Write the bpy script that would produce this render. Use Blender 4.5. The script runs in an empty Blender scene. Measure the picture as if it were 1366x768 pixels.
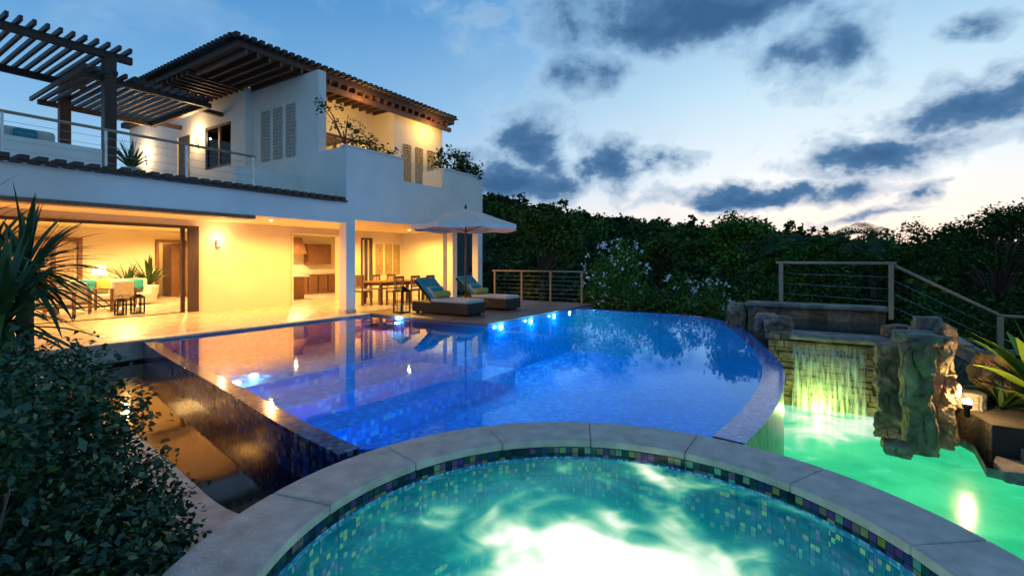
import bpy, math, random, bmesh
import numpy as np
from mathutils import Vector, Matrix, noise
random.seed(7); rng=np.random.default_rng(7)
S=bpy.context.scene
COL=S.collection
CAMZ=1.45
# ------------------------------------------------------------------ node helpers
def nn(nt,t,**k):
    n=nt.nodes.new(t)
    for a,b in k.items(): setattr(n,a,b)
    return n
def L(nt,a,b): nt.links.new(a,b)
def newmat(name):
    m=bpy.data.materials.new(name); m.use_nodes=True
    nt=m.node_tree; b=nt.nodes['Principled BSDF']; return m,nt,b
def M(nt,op,a,b=None,c=None,clamp=False):
    n=nn(nt,'ShaderNodeMath',operation=op,use_clamp=clamp)
    for i,v in enumerate((a,b,c)):
        if v is None: continue
        if isinstance(v,(int,float)): n.inputs[i].default_value=v
        else: L(nt,v,n.inputs[i])
    return n.outputs[0]
def ramp(nt,fac,stops,interp='LINEAR'):
    r=nn(nt,'ShaderNodeValToRGB'); r.color_ramp.interpolation=interp
    e=r.color_ramp.elements
    while len(e)<len(stops): e.new(0.5)
    for i,(p,c) in enumerate(stops):
        e[i].position=p; e[i].color=(c[0],c[1],c[2],1)
    L(nt,fac,r.inputs[0]); return r.outputs[0]
def sstep(nt,v,a,b,c=0.,d=1.):
    r=nn(nt,'ShaderNodeMapRange',interpolation_type='SMOOTHSTEP'); L(nt,v,r.inputs[0])
    for i,x in enumerate((a,b,c,d)): r.inputs[i+1].default_value=x
    return r.outputs[0]
def tnoise(nt,v,scale,detail=3,dist=0,rough=.5):
    n=nn(nt,'ShaderNodeTexNoise'); n.inputs['Scale'].default_value=scale; n.inputs['Detail'].default_value=detail
    n.inputs['Distortion'].default_value=dist; n.inputs['Roughness'].default_value=rough; L(nt,v,n.inputs[0]); return n.outputs[0]
def simple(name,c1,c2=None,rough=.7,scale=4,bump=.0,bscale=None,metal=0,detail=5,stretch=None,spec=.5,dist=.03):
    m,nt,b=newmat(name)
    tc=nn(nt,'ShaderNodeTexCoord'); mp=nn(nt,'ShaderNodeMapping')
    L(nt,tc.outputs['Object'],mp.inputs[0])
    if stretch: mp.inputs['Scale'].default_value=stretch
    no=tnoise(nt,mp.outputs[0],scale,detail)
    c2=c2 or tuple(x*.75 for x in c1)
    L(nt,ramp(nt,no,[(.3,c2),(.7,c1)]),b.inputs['Base Color'])
    b.inputs['Roughness'].default_value=rough; b.inputs['Metallic'].default_value=metal
    b.inputs['Specular IOR Level'].default_value=spec
    if bump:
        bp=nn(nt,'ShaderNodeBump'); bp.inputs['Strength'].default_value=bump; bp.inputs['Distance'].default_value=dist
        L(nt,tnoise(nt,mp.outputs[0],bscale or scale*5,6),bp.inputs['Height']); L(nt,bp.outputs[0],b.inputs['Normal'])
    return m
def emis(name,c,s):
    m,nt,b=newmat(name); b.inputs['Base Color'].default_value=(*c,1)
    b.inputs['Emission Color'].default_value=(*c,1); b.inputs['Emission Strength'].default_value=s
    return m
def mosaic(name,size,stops,grout=(.05,.08,.1),rough=.15,uv=False,metal=.0):
    m,nt,b=newmat(name)
    tc=nn(nt,'ShaderNodeTexCoord'); mp=nn(nt,'ShaderNodeMapping')
    L(nt,tc.outputs['UV' if uv else 'Object'],mp.inputs[0])
    mp.inputs['Scale'].default_value=(1/size,)*3; mp.inputs['Location'].default_value=(.37,.37,.37)
    fl=nn(nt,'ShaderNodeVectorMath',operation='FLOOR'); L(nt,mp.outputs[0],fl.inputs[0])
    fr=nn(nt,'ShaderNodeVectorMath',operation='FRACTION'); L(nt,mp.outputs[0],fr.inputs[0])
    wn=nn(nt,'ShaderNodeTexWhiteNoise'); L(nt,fl.outputs[0],wn.inputs[0])
    col=ramp(nt,wn.outputs[0],stops)
    sp=nn(nt,'ShaderNodeSeparateXYZ'); L(nt,fr.outputs[0],sp.inputs[0])
    g=None
    for i in range(2 if uv else 3):
        a=M(nt,'ABSOLUTE',M(nt,'SUBTRACT',sp.outputs[i],.5)); a=M(nt,'GREATER_THAN',a,.455)
        g=a if g is None else M(nt,'MAXIMUM',g,a)
    mx=nn(nt,'ShaderNodeMix',data_type='RGBA'); L(nt,g,mx.inputs[0]); L(nt,col,mx.inputs[6]); mx.inputs[7].default_value=(*grout,1)
    L(nt,mx.outputs[2],b.inputs['Base Color']); b.inputs['Roughness'].default_value=rough; b.inputs['Metallic'].default_value=metal
    return m
def slabs(name,c1,c2,mortar,w,h,rough=.3,off=.5,ms=.006):
    m,nt,b=newmat(name); tc=nn(nt,'ShaderNodeTexCoord')
    br=nn(nt,'ShaderNodeTexBrick',offset=off); L(nt,tc.outputs['Object'],br.inputs[0])
    br.inputs['Color1'].default_value=(*c1,1); br.inputs['Color2'].default_value=(*c2,1); br.inputs['Mortar'].default_value=(*mortar,1)
    br.inputs['Scale'].default_value=1; br.inputs['Brick Width'].default_value=w; br.inputs['Row Height'].default_value=h; br.inputs['Mortar Size'].default_value=ms
    no=tnoise(nt,tc.outputs['Object'],3,6)
    mx=nn(nt,'ShaderNodeMix',data_type='RGBA',blend_type='MULTIPLY'); mx.inputs[0].default_value=1
    L(nt,br.outputs[0],mx.inputs[6]); L(nt,ramp(nt,no,[(.3,(.85,.85,.85)),(.7,(1,1,1))]),mx.inputs[7])
    L(nt,mx.outputs[2],b.inputs['Base Color'])
    L(nt,M(nt,'MULTIPLY_ADD',no,.3,rough-.1),b.inputs['Roughness'])
    return m
def leafmat(name,stops,rough=.45,gloss=.06):
    m,nt,b=newmat(name); nt.nodes.remove(b); g=nn(nt,'ShaderNodeNewGeometry')
    c=ramp(nt,g.outputs['Random Per Island'],stops)
    d=nn(nt,'ShaderNodeBsdfDiffuse'); L(nt,c,d.inputs[0]); last=d.outputs[0]
    if gloss:
        gl=nn(nt,'ShaderNodeBsdfGlossy'); gl.inputs['Roughness'].default_value=rough; gl.inputs[0].default_value=(.8,.9,.8,1)
        mx=nn(nt,'ShaderNodeMixShader'); mx.inputs[0].default_value=gloss; L(nt,last,mx.inputs[1]); L(nt,gl.outputs[0],mx.inputs[2]); last=mx.outputs[0]
    L(nt,last,nt.nodes['Material Output'].inputs[0])
    return m
def water(name,tint,ripple=.15,scale=2.5,glow=None,foam=None,rough=.03,spec=(.85,.93,1),fk=1.0):
    m,nt,b=newmat(name); nt.nodes.remove(b); out=nt.nodes['Material Output']
    tc=nn(nt,'ShaderNodeTexCoord')
    bp=nn(nt,'ShaderNodeBump'); bp.inputs['Strength'].default_value=ripple; bp.inputs['Distance'].default_value=.05; L(nt,tnoise(nt,tc.outputs['Object'],scale,3),bp.inputs['Height'])
    fr=nn(nt,'ShaderNodeFresnel'); fr.inputs[0].default_value=1.33; L(nt,bp.outputs[0],fr.inputs['Normal'])
    gl=nn(nt,'ShaderNodeBsdfGlossy'); gl.inputs['Roughness'].default_value=rough; L(nt,bp.outputs[0],gl.inputs['Normal'])
    tr=nn(nt,'ShaderNodeBsdfTransparent'); tr.inputs[0].default_value=(*tint,1); last=tr.outputs[0]
    sp_=None
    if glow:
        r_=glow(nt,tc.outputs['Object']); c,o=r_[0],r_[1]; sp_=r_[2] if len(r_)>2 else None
        e=nn(nt,'ShaderNodeEmission'); L(nt,c,e.inputs[0])  # surface emission paints the underwater lighting into the water
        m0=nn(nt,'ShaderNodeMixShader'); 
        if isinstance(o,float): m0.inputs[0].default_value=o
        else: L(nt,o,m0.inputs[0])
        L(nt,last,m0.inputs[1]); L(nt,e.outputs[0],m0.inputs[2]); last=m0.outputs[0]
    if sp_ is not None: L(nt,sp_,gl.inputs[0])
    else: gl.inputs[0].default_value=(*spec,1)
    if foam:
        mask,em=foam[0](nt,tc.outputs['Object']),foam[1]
        d=nn(nt,'ShaderNodeEmission'); L(nt,ramp(nt,mask,em),d.inputs[0])  # foam is self-lit: its brightness is painted in as emission
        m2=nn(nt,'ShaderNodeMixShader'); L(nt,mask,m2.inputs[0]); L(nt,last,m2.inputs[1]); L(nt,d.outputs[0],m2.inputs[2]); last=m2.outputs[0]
    mx=nn(nt,'ShaderNodeMixShader'); L(nt,M(nt,'MINIMUM',M(nt,'MULTIPLY',fr.outputs[0],fk),1.0),mx.inputs[0]); L(nt,last,mx.inputs[1]); L(nt,gl.outputs[0],mx.inputs[2])
    L(nt,mx.outputs[0],out.inputs[0]); return m
# ------------------------------------------------------------------ mesh helpers
def empty(name):
    o=bpy.data.objects.new(name,None); COL.objects.link(o); o.empty_display_size=.2; return o
def mk(name,verts,faces,mat,parent=None,bevel=0,smooth=False,uvs=None,segs=2):
    me=bpy.data.meshes.new(name); me.from_pydata([tuple(v) for v in verts],[],faces)
    if uvs is not None:
        l=me.uv_layers.new(name='UVMap'); 
        for lp in me.loops: l.data[lp.index].uv=uvs[lp.vertex_index]
    me.validate(); me.update()
    o=bpy.data.objects.new(name,me); COL.objects.link(o)
    if mat: me.materials.append(mat)
    if parent: o.parent=parent
    if bevel:
        md=o.modifiers.new('b','BEVEL'); md.width=bevel; md.segments=segs; md.limit_method='ANGLE'
    if smooth:
        for p in me.polygons: p.use_smooth=True
    return o
BF=[(0,3,2,1),(4,5,6,7),(0,1,5,4),(1,2,6,5),(2,3,7,6),(3,0,4,7)]
def bv(x0,x1,y0,y1,z0,z1): return [(x0,y0,z0),(x1,y0,z0),(x1,y1,z0),(x0,y1,z0),(x0,y0,z1),(x1,y0,z1),(x1,y1,z1),(x0,y1,z1)]
def box(name,x0,x1,y0,y1,z0,z1,mat,parent=None,bevel=0,segs=2): return mk(name,bv(x0,x1,y0,y1,z0,z1),BF,mat,parent,bevel,segs=segs)
def boxes(name,lst,mat,parent=None,bevel=0):
    V=[];F=[]
    for b in lst:
        n=len(V); V+=bv(*b); F+=[tuple(i+n for i in f) for f in BF]
    return mk(name,V,F,mat,parent,bevel)
def wall(name,axis,c0,c1,a0,a1,z0,z1,ops,mat,parent):
    ops=sorted(ops); L_=[]; cur=a0
    for (p,q,r,s) in ops:
        if p>cur: L_.append((cur,p,z0,z1))
        if r>z0: L_.append((p,q,z0,r))
        if s<z1: L_.append((p,q,s,z1))
        cur=q
    if cur<a1: L_.append((cur,a1,z0,z1))
    return boxes(name,[(a,b,c0,c1,c,d) if axis=='x' else (c0,c1,a,b,c,d) for a,b,c,d in L_],mat,parent)
def prism(name,pts,z0,z1,mat,parent=None,bevel=0):
    n=len(pts); V=[(x,y,z0) for x,y in pts]+[(x,y,z1) for x,y in pts]
    F=[tuple(range(n))[::-1],tuple(range(n,2*n))]+[(i,(i+1)%n,n+(i+1)%n,n+i) for i in range(n)]
    return mk(name,V,F,mat,parent,bevel)
def sheet(name,pts,z,mat,parent=None):
    n=len(pts); A_=sum(pts[i][0]*pts[(i+1)%n][1]-pts[(i+1)%n][0]*pts[i][1] for i in range(n))
    if A_<0: pts=list(pts)[::-1]
    return mk(name,[(x,y,z) for x,y in pts],[tuple(range(n))],mat,parent)
def tube(name,path,rad,mat,parent=None,seg=10,smooth=True):
    V=[];F=[]; P=[Vector(p) for p in path]; n=len(P)
    rad=rad if isinstance(rad,(list,tuple)) else [rad]*n
    for i,p in enumerate(P):
        t=(P[min(i+1,n-1)]-P[max(i-1,0)]).normalized()
        u=t.cross(Vector((0,0,1)) if abs(t.z)<.95 else Vector((1,0,0))).normalized(); w=t.cross(u)
        for k in range(seg):
            a=2*math.pi*k/seg; V.append(p+(u*math.cos(a)+w*math.sin(a))*rad[i])
    for i in range(n-1):
        for k in range(seg):
            k2=(k+1)%seg; F.append((i*seg+k,i*seg+k2,(i+1)*seg+k2,(i+1)*seg+k))
    F.append(tuple(range(seg))[::-1]); F.append(tuple(range((n-1)*seg,n*seg)))
    o=mk(name,V,F,mat,parent)
    if smooth:
        for p in o.data.polygons:
            if len(p.vertices)==4: p.use_smooth=True
    return o
def lathe(name,prof,cx,cy,mat,parent=None,seg=24,smooth=True):
    V=[];F=[]
    for r,z in prof:
        for k in range(seg):
            a=2*math.pi*k/seg; V.append((cx+r*math.cos(a),cy+r*math.sin(a),z))
    for i in range(len(prof)-1):
        for k in range(seg):
            k2=(k+1)%seg; F.append((i*seg+k,i*seg+k2,(i+1)*seg+k2,(i+1)*seg+k))
    F.append(tuple(range(seg))[::-1]); F.append(tuple(range((len(prof)-1)*seg,len(prof)*seg)))
    o=mk(name,V,F,mat,parent)
    if smooth:
        for p in o.data.polygons: p.use_smooth=len(p.vertices)==4
    return o
def npmesh(name,V,F,mat,parent=None):
    me=bpy.data.meshes.new(name); nv=len(V); nf,k=F.shape
    me.vertices.add(nv); me.vertices.foreach_set('co',V.astype(np.float32).ravel())
    me.loops.add(nf*k); me.loops.foreach_set('vertex_index',F.astype(np.int32).ravel())
    me.polygons.add(nf); me.polygons.foreach_set('loop_start',np.arange(0,nf*k,k,dtype=np.int32))
    me.update(calc_edges=True); me.validate()
    if mat: me.materials.append(mat)
    o=bpy.data.objects.new(name,me); COL.objects.link(o)
    if parent: o.parent=parent
    return o
def leaves(name,C,size,mat,parent=None,aspect=.5,up=.3):
    n=len(C); size=np.broadcast_to(np.asarray(size,float),(n,))*rng.uniform(.6,1.3,n)
    nr=rng.normal(size=(n,3)); nr[:,2]=np.abs(nr[:,2])+up; nr/=np.linalg.norm(nr,axis=1)[:,None]
    t=np.cross(nr,rng.normal(size=(n,3))); t/=np.linalg.norm(t,axis=1)[:,None]; b=np.cross(nr,t)
    s=size[:,None]
    V=np.stack([C-t*s*.5, C+b*s*.5*aspect+nr*s*.1-t*s*.05, C+t*s*.5-nr*s*.05, C-b*s*.5*aspect+nr*s*.1-t*s*.05],1).reshape(-1,3)
    F=np.arange(4*n).reshape(n,4)
    return npmesh(name,V,F,mat,parent)
def crown(ells,per,sig,shell=.55):
    out=[]
    for (cx,cy,cz,rx,ry,rz,nc) in ells:
        d=rng.normal(size=(nc,3)); d/=np.linalg.norm(d,axis=1)[:,None]
        r=rng.uniform(shell,1.05,nc)[:,None]
        c=np.array([cx,cy,cz])+d*r*np.array([rx,ry,rz])
        p=np.repeat(c,per,axis=0)+rng.normal(size=(nc*per,3))*sig
        out.append(p)
    return np.concatenate(out)
def blades(name,base,n,length,width,mat,parent=None,el=(10,80),droop=.5,seg=6,stem=0.):
    V=[];F=[]
    for i in range(n):
        az=random.uniform(0,2*math.pi); e=math.radians(random.uniform(*el)); ln=length*random.uniform(.7,1.1)
        d=Vector((math.cos(az)*math.cos(e),math.sin(az)*math.cos(e),math.sin(e)))
        side=Vector((-math.sin(az),math.cos(az),0)); p=Vector(base)+Vector((0,0,random.uniform(0,stem)))
        for s in range(seg+1):
            t=s/seg; w=width*math.sin(math.pi*min(1,.18+.82*t))**.8*.5+.001 if t<1 else .001
            V+= [p-side*w, p+side*w+Vector((0,0,w*.3))]
            d=(d+Vector((0,0,-droop*ln/seg*1.2))).normalized(); p=p+d*ln/seg
        n0=len(V)-2*(seg+1)
        for s in range(seg): F.append((n0+2*s,n0+2*s+1,n0+2*s+3,n0+2*s+2))
    return mk(name,V,F,mat,parent)
def rock(name,cx,cy,cz,sx,sy,sz,mat,parent=None,seed=0,rough=.1,boxy=.8,cuts=13):
    rr=random.Random(seed*77+5)
    pl=[(Vector(a),1.0*rr.uniform(.86,1.0)) for a in [(1,0,0),(-1,0,0),(0,1,0),(0,-1,0),(0,0,1),(0,0,-1)]]
    for i in range(14):
        v=Vector((rr.gauss(0,1),rr.gauss(0,1),rr.gauss(0,.7))).normalized(); m1=abs(v.x)+abs(v.y)+abs(v.z)
        pl.append((v,rr.uniform(.74,1.0)*(boxy*m1*.85+(1-boxy)*1.0)))
    bm=bmesh.new(); bmesh.ops.create_cube(bm,size=2); bmesh.ops.subdivide_edges(bm,edges=bm.edges[:],cuts=cuts,use_grid_fill=True)
    o3=Vector((seed*3.1,seed*1.7,seed))
    for v in bm.verts:
        s=v.co.normalized(); r=min(d/max(1e-4,s.dot(n)) for n,d in pl if s.dot(n)>1e-3)
        p=s*r; q=Vector((p.x*sx,p.y*sy,p.z*sz))
        n1=noise.noise(q*3.5+o3); n2=noise.noise(q*9+o3); n3=noise.noise(q*22+o3)
        cr=max(0,.10-abs(noise.noise(Vector((q.x*6,q.y*6,q.z*3.0))+o3*2)))/.10
        f=1+rough*(n1*1.6+n2*.8+n3*.5-cr*1.1)
        v.co=Vector((cx,cy,cz))+Vector((q.x*f,q.y*f,q.z*(1+rough*(n1*.8+n2*.4))))
    me=bpy.data.meshes.new(name); bm.to_mesh(me); bm.free(); me.materials.append(mat)
    o=bpy.data.objects.new(name,me); COL.objects.link(o)
    if parent:o.parent=parent
    return o
def light(name,kind,loc,energy,color,size=.08,parent=None,rot=None,spot=150,blend=.6):
    d=bpy.data.lights.new(name,kind); d.energy=energy; d.color=color
    if kind in('POINT','SPOT'): d.shadow_soft_size=size
    if kind=='SPOT': d.spot_size=math.radians(spot); d.spot_blend=blend
    o=bpy.data.objects.new(name,d); COL.objects.link(o); o.location=loc
    if rot: o.rotation_euler=rot
    if parent:o.parent=parent
    return o
def offset(pts,dist):
    out=[]; n=len(pts)
    for i in range(n):
        a=Vector(pts[max(i-1,0)]); b=Vector(pts[min(i+1,n-1)]); t=(b-a).normalized()
        out.append((pts[i][0]+t.y*dist,pts[i][1]-t.x*dist))
    return out
def spline(pts,k=6):
    out=[]; n=len(pts)
    for i in range(n-1):
        p0=Vector(pts[max(i-1,0)]);p1=Vector(pts[i]);p2=Vector(pts[i+1]);p3=Vector(pts[min(i+2,n-1)])
        for j in range(k):
            t=j/k; out.append(tuple(.5*((2*p1)+(-p0+p2)*t+(2*p0-5*p1+4*p2-p3)*t*t+(-p0+3*p1-3*p2+p3)*t**3)))
    out.append(tuple(pts[-1])); return out
def ribbon(name,pts,z0,z1,mat,parent=None,closed=False):
    n=len(pts); V=[(x,y,z0) for x,y in pts]+[(x,y,z1) for x,y in pts]; ds=[0]
    for i in range(1,n): ds.append(ds[-1]+math.dist(pts[i],pts[i-1]))
    uv=[(d,z0) for d in ds]+[(d,z1) for d in ds]
    return mk(name,V,[(i,i+1,n+i+1,n+i) for i in range(n-1)],mat,parent,uvs=uv)
def thickwall(name,inner,outer,z0,z1,mat,parent=None,bevel=0):
    return prism(name,list(inner)+list(outer)[::-1],z0,z1,mat,parent,bevel)

# ------------------------------------------------------------------ materials
stucco=simple('stucco',(.84,.79,.70),(.74,.69,.61),.85,1.2,.25,60)
stucco_w=simple('stucco_warm',(.82,.70,.48),(.76,.64,.42),.85,1.2,.2,60)
wood=simple('dark_wood',(.07,.032,.02),(.035,.017,.01),.5,3,.3,20,stretch=(6,6,1))
woods=simple('soffit_wood',(.12,.055,.03),(.06,.028,.015),.5,3,.3,20,stretch=(6,6,1))
woodm=simple('warm_wood',(.25,.11,.045),(.13,.055,.025),.45,4,.2,20,stretch=(5,5,1))
roofm=simple('roof_shingle',(.05,.043,.04),(.028,.024,.022),.8,6,.5,25)
terr=slabs('limestone_paving',(.66,.55,.40),(.61,.51,.37),(.42,.34,.24),1.2,1.2,.22,0,.010)
deckm=slabs('deck_paving',(.20,.13,.09),(.15,.1,.07),(.04,.03,.02),1.4,.14,.4)
coping=simple('coping_stone',(.68,.58,.47),(.42,.35,.28),.5,7,.4,35,detail=12)
def rockmat(name,c0,c1,c2):
    m,nt,b=newmat(name); tc=nn(nt,'ShaderNodeTexCoord'); o=tc.outputs['Object']
    n=tnoise(nt,o,3.5,10,.6,.65); L(nt,ramp(nt,n,[(.32,c0),(.5,c1),(.68,c2)]),b.inputs['Base Color']); b.inputs['Roughness'].default_value=.75
    bp=nn(nt,'ShaderNodeBump'); bp.inputs['Strength'].default_value=1; bp.inputs['Distance'].default_value=.05
    L(nt,M(nt,'ADD',tnoise(nt,o,9,8,.4,.7),M(nt,'MULTIPLY',n,.6)),bp.inputs['Height']); L(nt,bp.outputs[0],b.inputs['Normal']); return m
stone=rockmat('natural_stone',(.08,.052,.03),(.26,.165,.085),(.45,.33,.19))
stone_g=rockmat('grey_stone',(.09,.075,.06),(.22,.185,.145),(.38,.33,.27))
poolblue=mosaic('pool_blue_mosaic',.05,[(0,(.004,.05,.30)),(.35,(.008,.12,.55)),(.7,(.015,.22,.7)),(1,(.05,.4,.8))],(.02,.07,.2),.12)
poolfloor=mosaic('pool_floor_mosaic',.085,[(0,(.002,.03,.25)),(.4,(.006,.11,.50)),(.72,(.02,.26,.70)),(.86,(.08,.5,.8)),(.94,(.3,.7,.7)),(1,(.7,.6,.35))],(.01,.05,.2),.6)
edgem=mosaic('infinity_edge_mosaic',.055,[(0,(.012,.012,.05)),(.3,(.03,.04,.18)),(.55,(.03,.12,.36)),(.75,(.12,.08,.2)),(.9,(.10,.24,.3)),(1,(.25,.2,.1))],(.02,.02,.03),.12)
stack=mosaic('wall_mosaic',.07,[(0,(.05,.05,.035)),(.4,(.13,.12,.08)),(.8,(.2,.18,.12)),(1,(.3,.26,.16))],(.03,.03,.02),.3)
spam=mosaic('spa_band_mosaic',.05,[(0,(.004,.015,.025)),(.3,(.008,.04,.06)),(.5,(.015,.10,.07)),(.62,(.02,.05,.16)),(.75,(.20,.06,.22)),(.88,(.35,.30,.06)),(1,(.08,.45,.38))],(.008,.01,.012),.06,uv=True,metal=.3)
spam2=mosaic('spa_line_mosaic',.022,[(0,(.02,.10,.30)),(.5,(.05,.25,.5)),(1,(.35,.6,.75))],(.01,.03,.05),.1,uv=True)
spafloor=mosaic('spa_floor_mosaic',.035,[(0,(.005,.06,.13)),(.45,(.01,.14,.2)),(.68,(.02,.25,.28)),(.80,(.4,.12,.45)),(.90,(.8,.7,.1)),(1,(.2,.8,.5))],(.005,.03,.05),.3)
black=simple('black_metal',(.015,.014,.013),None,.4,10,metal=.6)
steel=simple('steel',(.5,.5,.5),None,.3,10,metal=1)
railw=simple('rail_wood',(.42,.29,.18),(.28,.18,.10),.4,6,stretch=(1,6,6))
wicker=simple('wicker',(.045,.03,.02),(.015,.01,.007),.6,60,.8,90)
cush=simple('cushion_cream',(.62,.58,.48),(.5,.47,.38),.9,20,.3,120)
teal=simple('teal_fabric',(.03,.28,.30),(.02,.2,.22),.9,20,.3,120)
yel=simple('olive_fabric',(.45,.42,.10),(.35,.3,.06),.9,20,.3,120)
canvas=simple('canvas',(.82,.68,.56),(.74,.60,.48),.85,8,.1,60)
soil=simple('soil',(.06,.042,.028),(.03,.02,.013),.95,3,.8,20)
grassy=simple('ground_cover',(.02,.03,.012),(.008,.012,.005),1,.3,.8,2)
bark=simple('bark',(.13,.09,.06),(.06,.04,.025),.9,10,.8,30,stretch=(1,1,.3))
lf_front=leafmat('shrub_leaf',[(0,(.008,.03,.010)),(.5,(.018,.062,.018)),(.85,(.04,.11,.03)),(1,(.09,.15,.03))],.35,.07)
FL=[leafmat('forest_leaf_a',[(0,(.008,.024,.010)),(.6,(.024,.055,.02)),(1,(.045,.09,.03))],.8,0),
    leafmat('forest_leaf_b',[(0,(.016,.04,.012)),(.6,(.04,.09,.025)),(1,(.08,.14,.035))],.8,0),
    leafmat('forest_leaf_c',[(0,(.03,.065,.016)),(.6,(.08,.15,.03)),(1,(.13,.20,.045))],.8,0),
    leafmat('forest_leaf_d',[(0,(.04,.045,.015)),(.6,(.09,.10,.03)),(1,(.13,.13,.05))],.8,0)]
lf_mid=leafmat('hedge_leaf',[(0,(.010,.034,.010)),(.6,(.035,.09,.024)),(1,(.09,.16,.035))],.6,.0)
lf_lite=leafmat('bright_leaf',[(0,(.03,.08,.015)),(.6,(.08,.19,.03)),(1,(.17,.28,.05))],.5,.0)
palmm=leafmat('palm_leaf',[(0,(.015,.05,.012)),(.6,(.035,.09,.02)),(1,(.08,.13,.03))],.4,.06)
limem=leafmat('lime_leaf',[(0,(.10,.16,.02)),(.6,(.2,.3,.03)),(1,(.35,.4,.05))],.4,.04)
flow=leafmat('flower_white',[(0,(.7,.7,.68)),(1,(.85,.85,.82))],.6,0)
flowp=leafmat('flower_orange',[(0,(.5,.12,.04)),(1,(.7,.3,.08))],.6,0)
warm=(1.0,.50,.12)
bulb=emis('warm_bulb',(1,.72,.35),12)
bulbw=emis('underwater_lamp',(.8,.93,1),80)
glassm,gnt,gb=newmat('clear_glass'); gnt.nodes.remove(gb)
_g=nn(gnt,'ShaderNodeBsdfGlossy'); _g.inputs['Roughness'].default_value=.02
_t=nn(gnt,'ShaderNodeBsdfTransparent'); _t.inputs[0].default_value=(.92,.95,.95,1)
_f=nn(gnt,'ShaderNodeFresnel'); _f.inputs[0].default_value=1.2
_m=nn(gnt,'ShaderNodeMixShader'); L(gnt,_f.outputs[0],_m.inputs[0]); L(gnt,_t.outputs[0],_m.inputs[1]); L(gnt,_g.outputs[0],_m.inputs[2]); L(gnt,_m.outputs[0],gnt.nodes['Material Output'].inputs[0])

# ------------------------------------------------------------------ camera
cd=bpy.data.cameras.new('camera'); cam=bpy.data.objects.new('camera',cd); COL.objects.link(cam)
cam.location=(0,0,CAMZ); cam.rotation_euler=(math.radians(90),0,math.radians(33-90))
cd.lens=17.0; cd.sensor_width=36; cd.shift_y=-.0264; cd.clip_end=6000; cd.clip_start=.05
S.camera=cam
S.view_settings.view_transform='Standard'; S.view_settings.look='None'; S.view_settings.exposure=0
FX,FY=math.cos(math.radians(33)),math.sin(math.radians(33))
def W(px,d):
    r=(px-683)*d/645; return (FX*d+FY*r, FY*d-FX*r)
# ------------------------------------------------------------------ sky
w=bpy.data.worlds.new('World'); S.world=w; w.use_nodes=True; nt=w.node_tree; bg=nt.nodes['Background']
tc=nn(nt,'ShaderNodeTexCoord'); nv=nn(nt,'ShaderNodeVectorMath',operation='NORMALIZE'); L(nt,tc.outputs['Generated'],nv.inputs[0])
sx=nn(nt,'ShaderNodeSeparateXYZ'); L(nt,nv.outputs[0],sx.inputs[0])
az=M(nt,'ARCTAN2',sx.outputs[1],sx.outputs[0]); el=M(nt,'ARCSINE',sx.outputs[2])
eln=M(nt,'MULTIPLY',M(nt,'MAXIMUM',el,0),2/math.pi)
q=90.
A=ramp(nt,eln,[(0,(.50,.72,.90)),(8/q,(.36,.62,.88)),(16/q,(.19,.46,.80)),(26/q,(.09,.31,.66)),(45/q,(.05,.20,.48)),(1,(.03,.12,.30))])
B=ramp(nt,eln,[(0,(1.5,1.0,.68)),(4/q,(1.3,1.06,.90)),(9/q,(1.0,1.04,1.06)),(18/q,(.60,.84,1.0)),(27/q,(.24,.53,.86)),(45/q,(.07,.24,.54)),(1,(.03,.12,.32))])
da=M(nt,'SUBTRACT',az,math.radians(-1)); gf=M(nt,'EXPONENT',M(nt,'MULTIPLY',M(nt,'MULTIPLY',da,da),-1/(math.radians(37)**2)))
mx=nn(nt,'ShaderNodeMix',data_type='RGBA'); L(nt,gf,mx.inputs[0]); L(nt,A,mx.inputs[6]); L(nt,B,mx.inputs[7]); skyc=mx.outputs[2]
mp=nn(nt,'ShaderNodeMapping'); L(nt,nv.outputs[0],mp.inputs[0]); mp.inputs['Scale'].default_value=(1,1,1.5)
nz=nn(nt,'ShaderNodeTexNoise'); nz.inputs['Scale'].default_value=5; nz.inputs['Detail'].default_value=5; nz.inputs['Roughness'].default_value=.6; L(nt,mp.outputs[0],nz.inputs[0])
sc_=nn(nt,'ShaderNodeSeparateColor'); L(nt,nz.outputs['Color'],sc_.inputs[0])
azw=M(nt,'ADD',az,M(nt,'MULTIPLY',M(nt,'SUBTRACT',sc_.outputs[0],.5),.34)); elw=M(nt,'ADD',el,M(nt,'MULTIPLY',M(nt,'SUBTRACT',sc_.outputs[1],.5),.15))
blobs=[(930,12,270,60,1.0),(1090,60,150,50,.92),(800,95,100,50,.75),(1345,25,90,30,.7),(712,190,56,42,.95),(690,240,90,34,.95),(846,224,62,36,1.0),(1300,140,170,38,1.0),(1160,200,170,34,.98),
 (1020,262,180,17,.9),(1240,262,34,24,.75),(1150,296,140,9,.6),(620,205,70,24,.5)]
field=None
def azel(px,py):
    a=math.atan((px-683)/645); e=math.atan((348-py)/645*math.cos(a)); return math.radians(33)-a,e
for (px,py,rx,ry,s) in blobs:
    a0,e0=azel(px,py); a1,_=azel(px+rx,py); _,e1=azel(px,py-ry)
    u=M(nt,'MULTIPLY',M(nt,'SUBTRACT',azw,a0),1/abs(a1-a0)); v=M(nt,'MULTIPLY',M(nt,'SUBTRACT',elw,e0),1/abs(e1-e0))
    g=M(nt,'MULTIPLY',M(nt,'EXPONENT',M(nt,'MULTIPLY',M(nt,'ADD',M(nt,'MULTIPLY',u,u),M(nt,'MULTIPLY',v,v)),-.8)),s)
    field=g if field is None else M(nt,'MAXIMUM',field,g)
n1=tnoise(nt,mp.outputs[0],8,7,.2,.6); n2=sc_.outputs[2]
dens=M(nt,'ADD',field,M(nt,'MULTIPLY',M(nt,'SUBTRACT',n1,.5),1.25))
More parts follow.
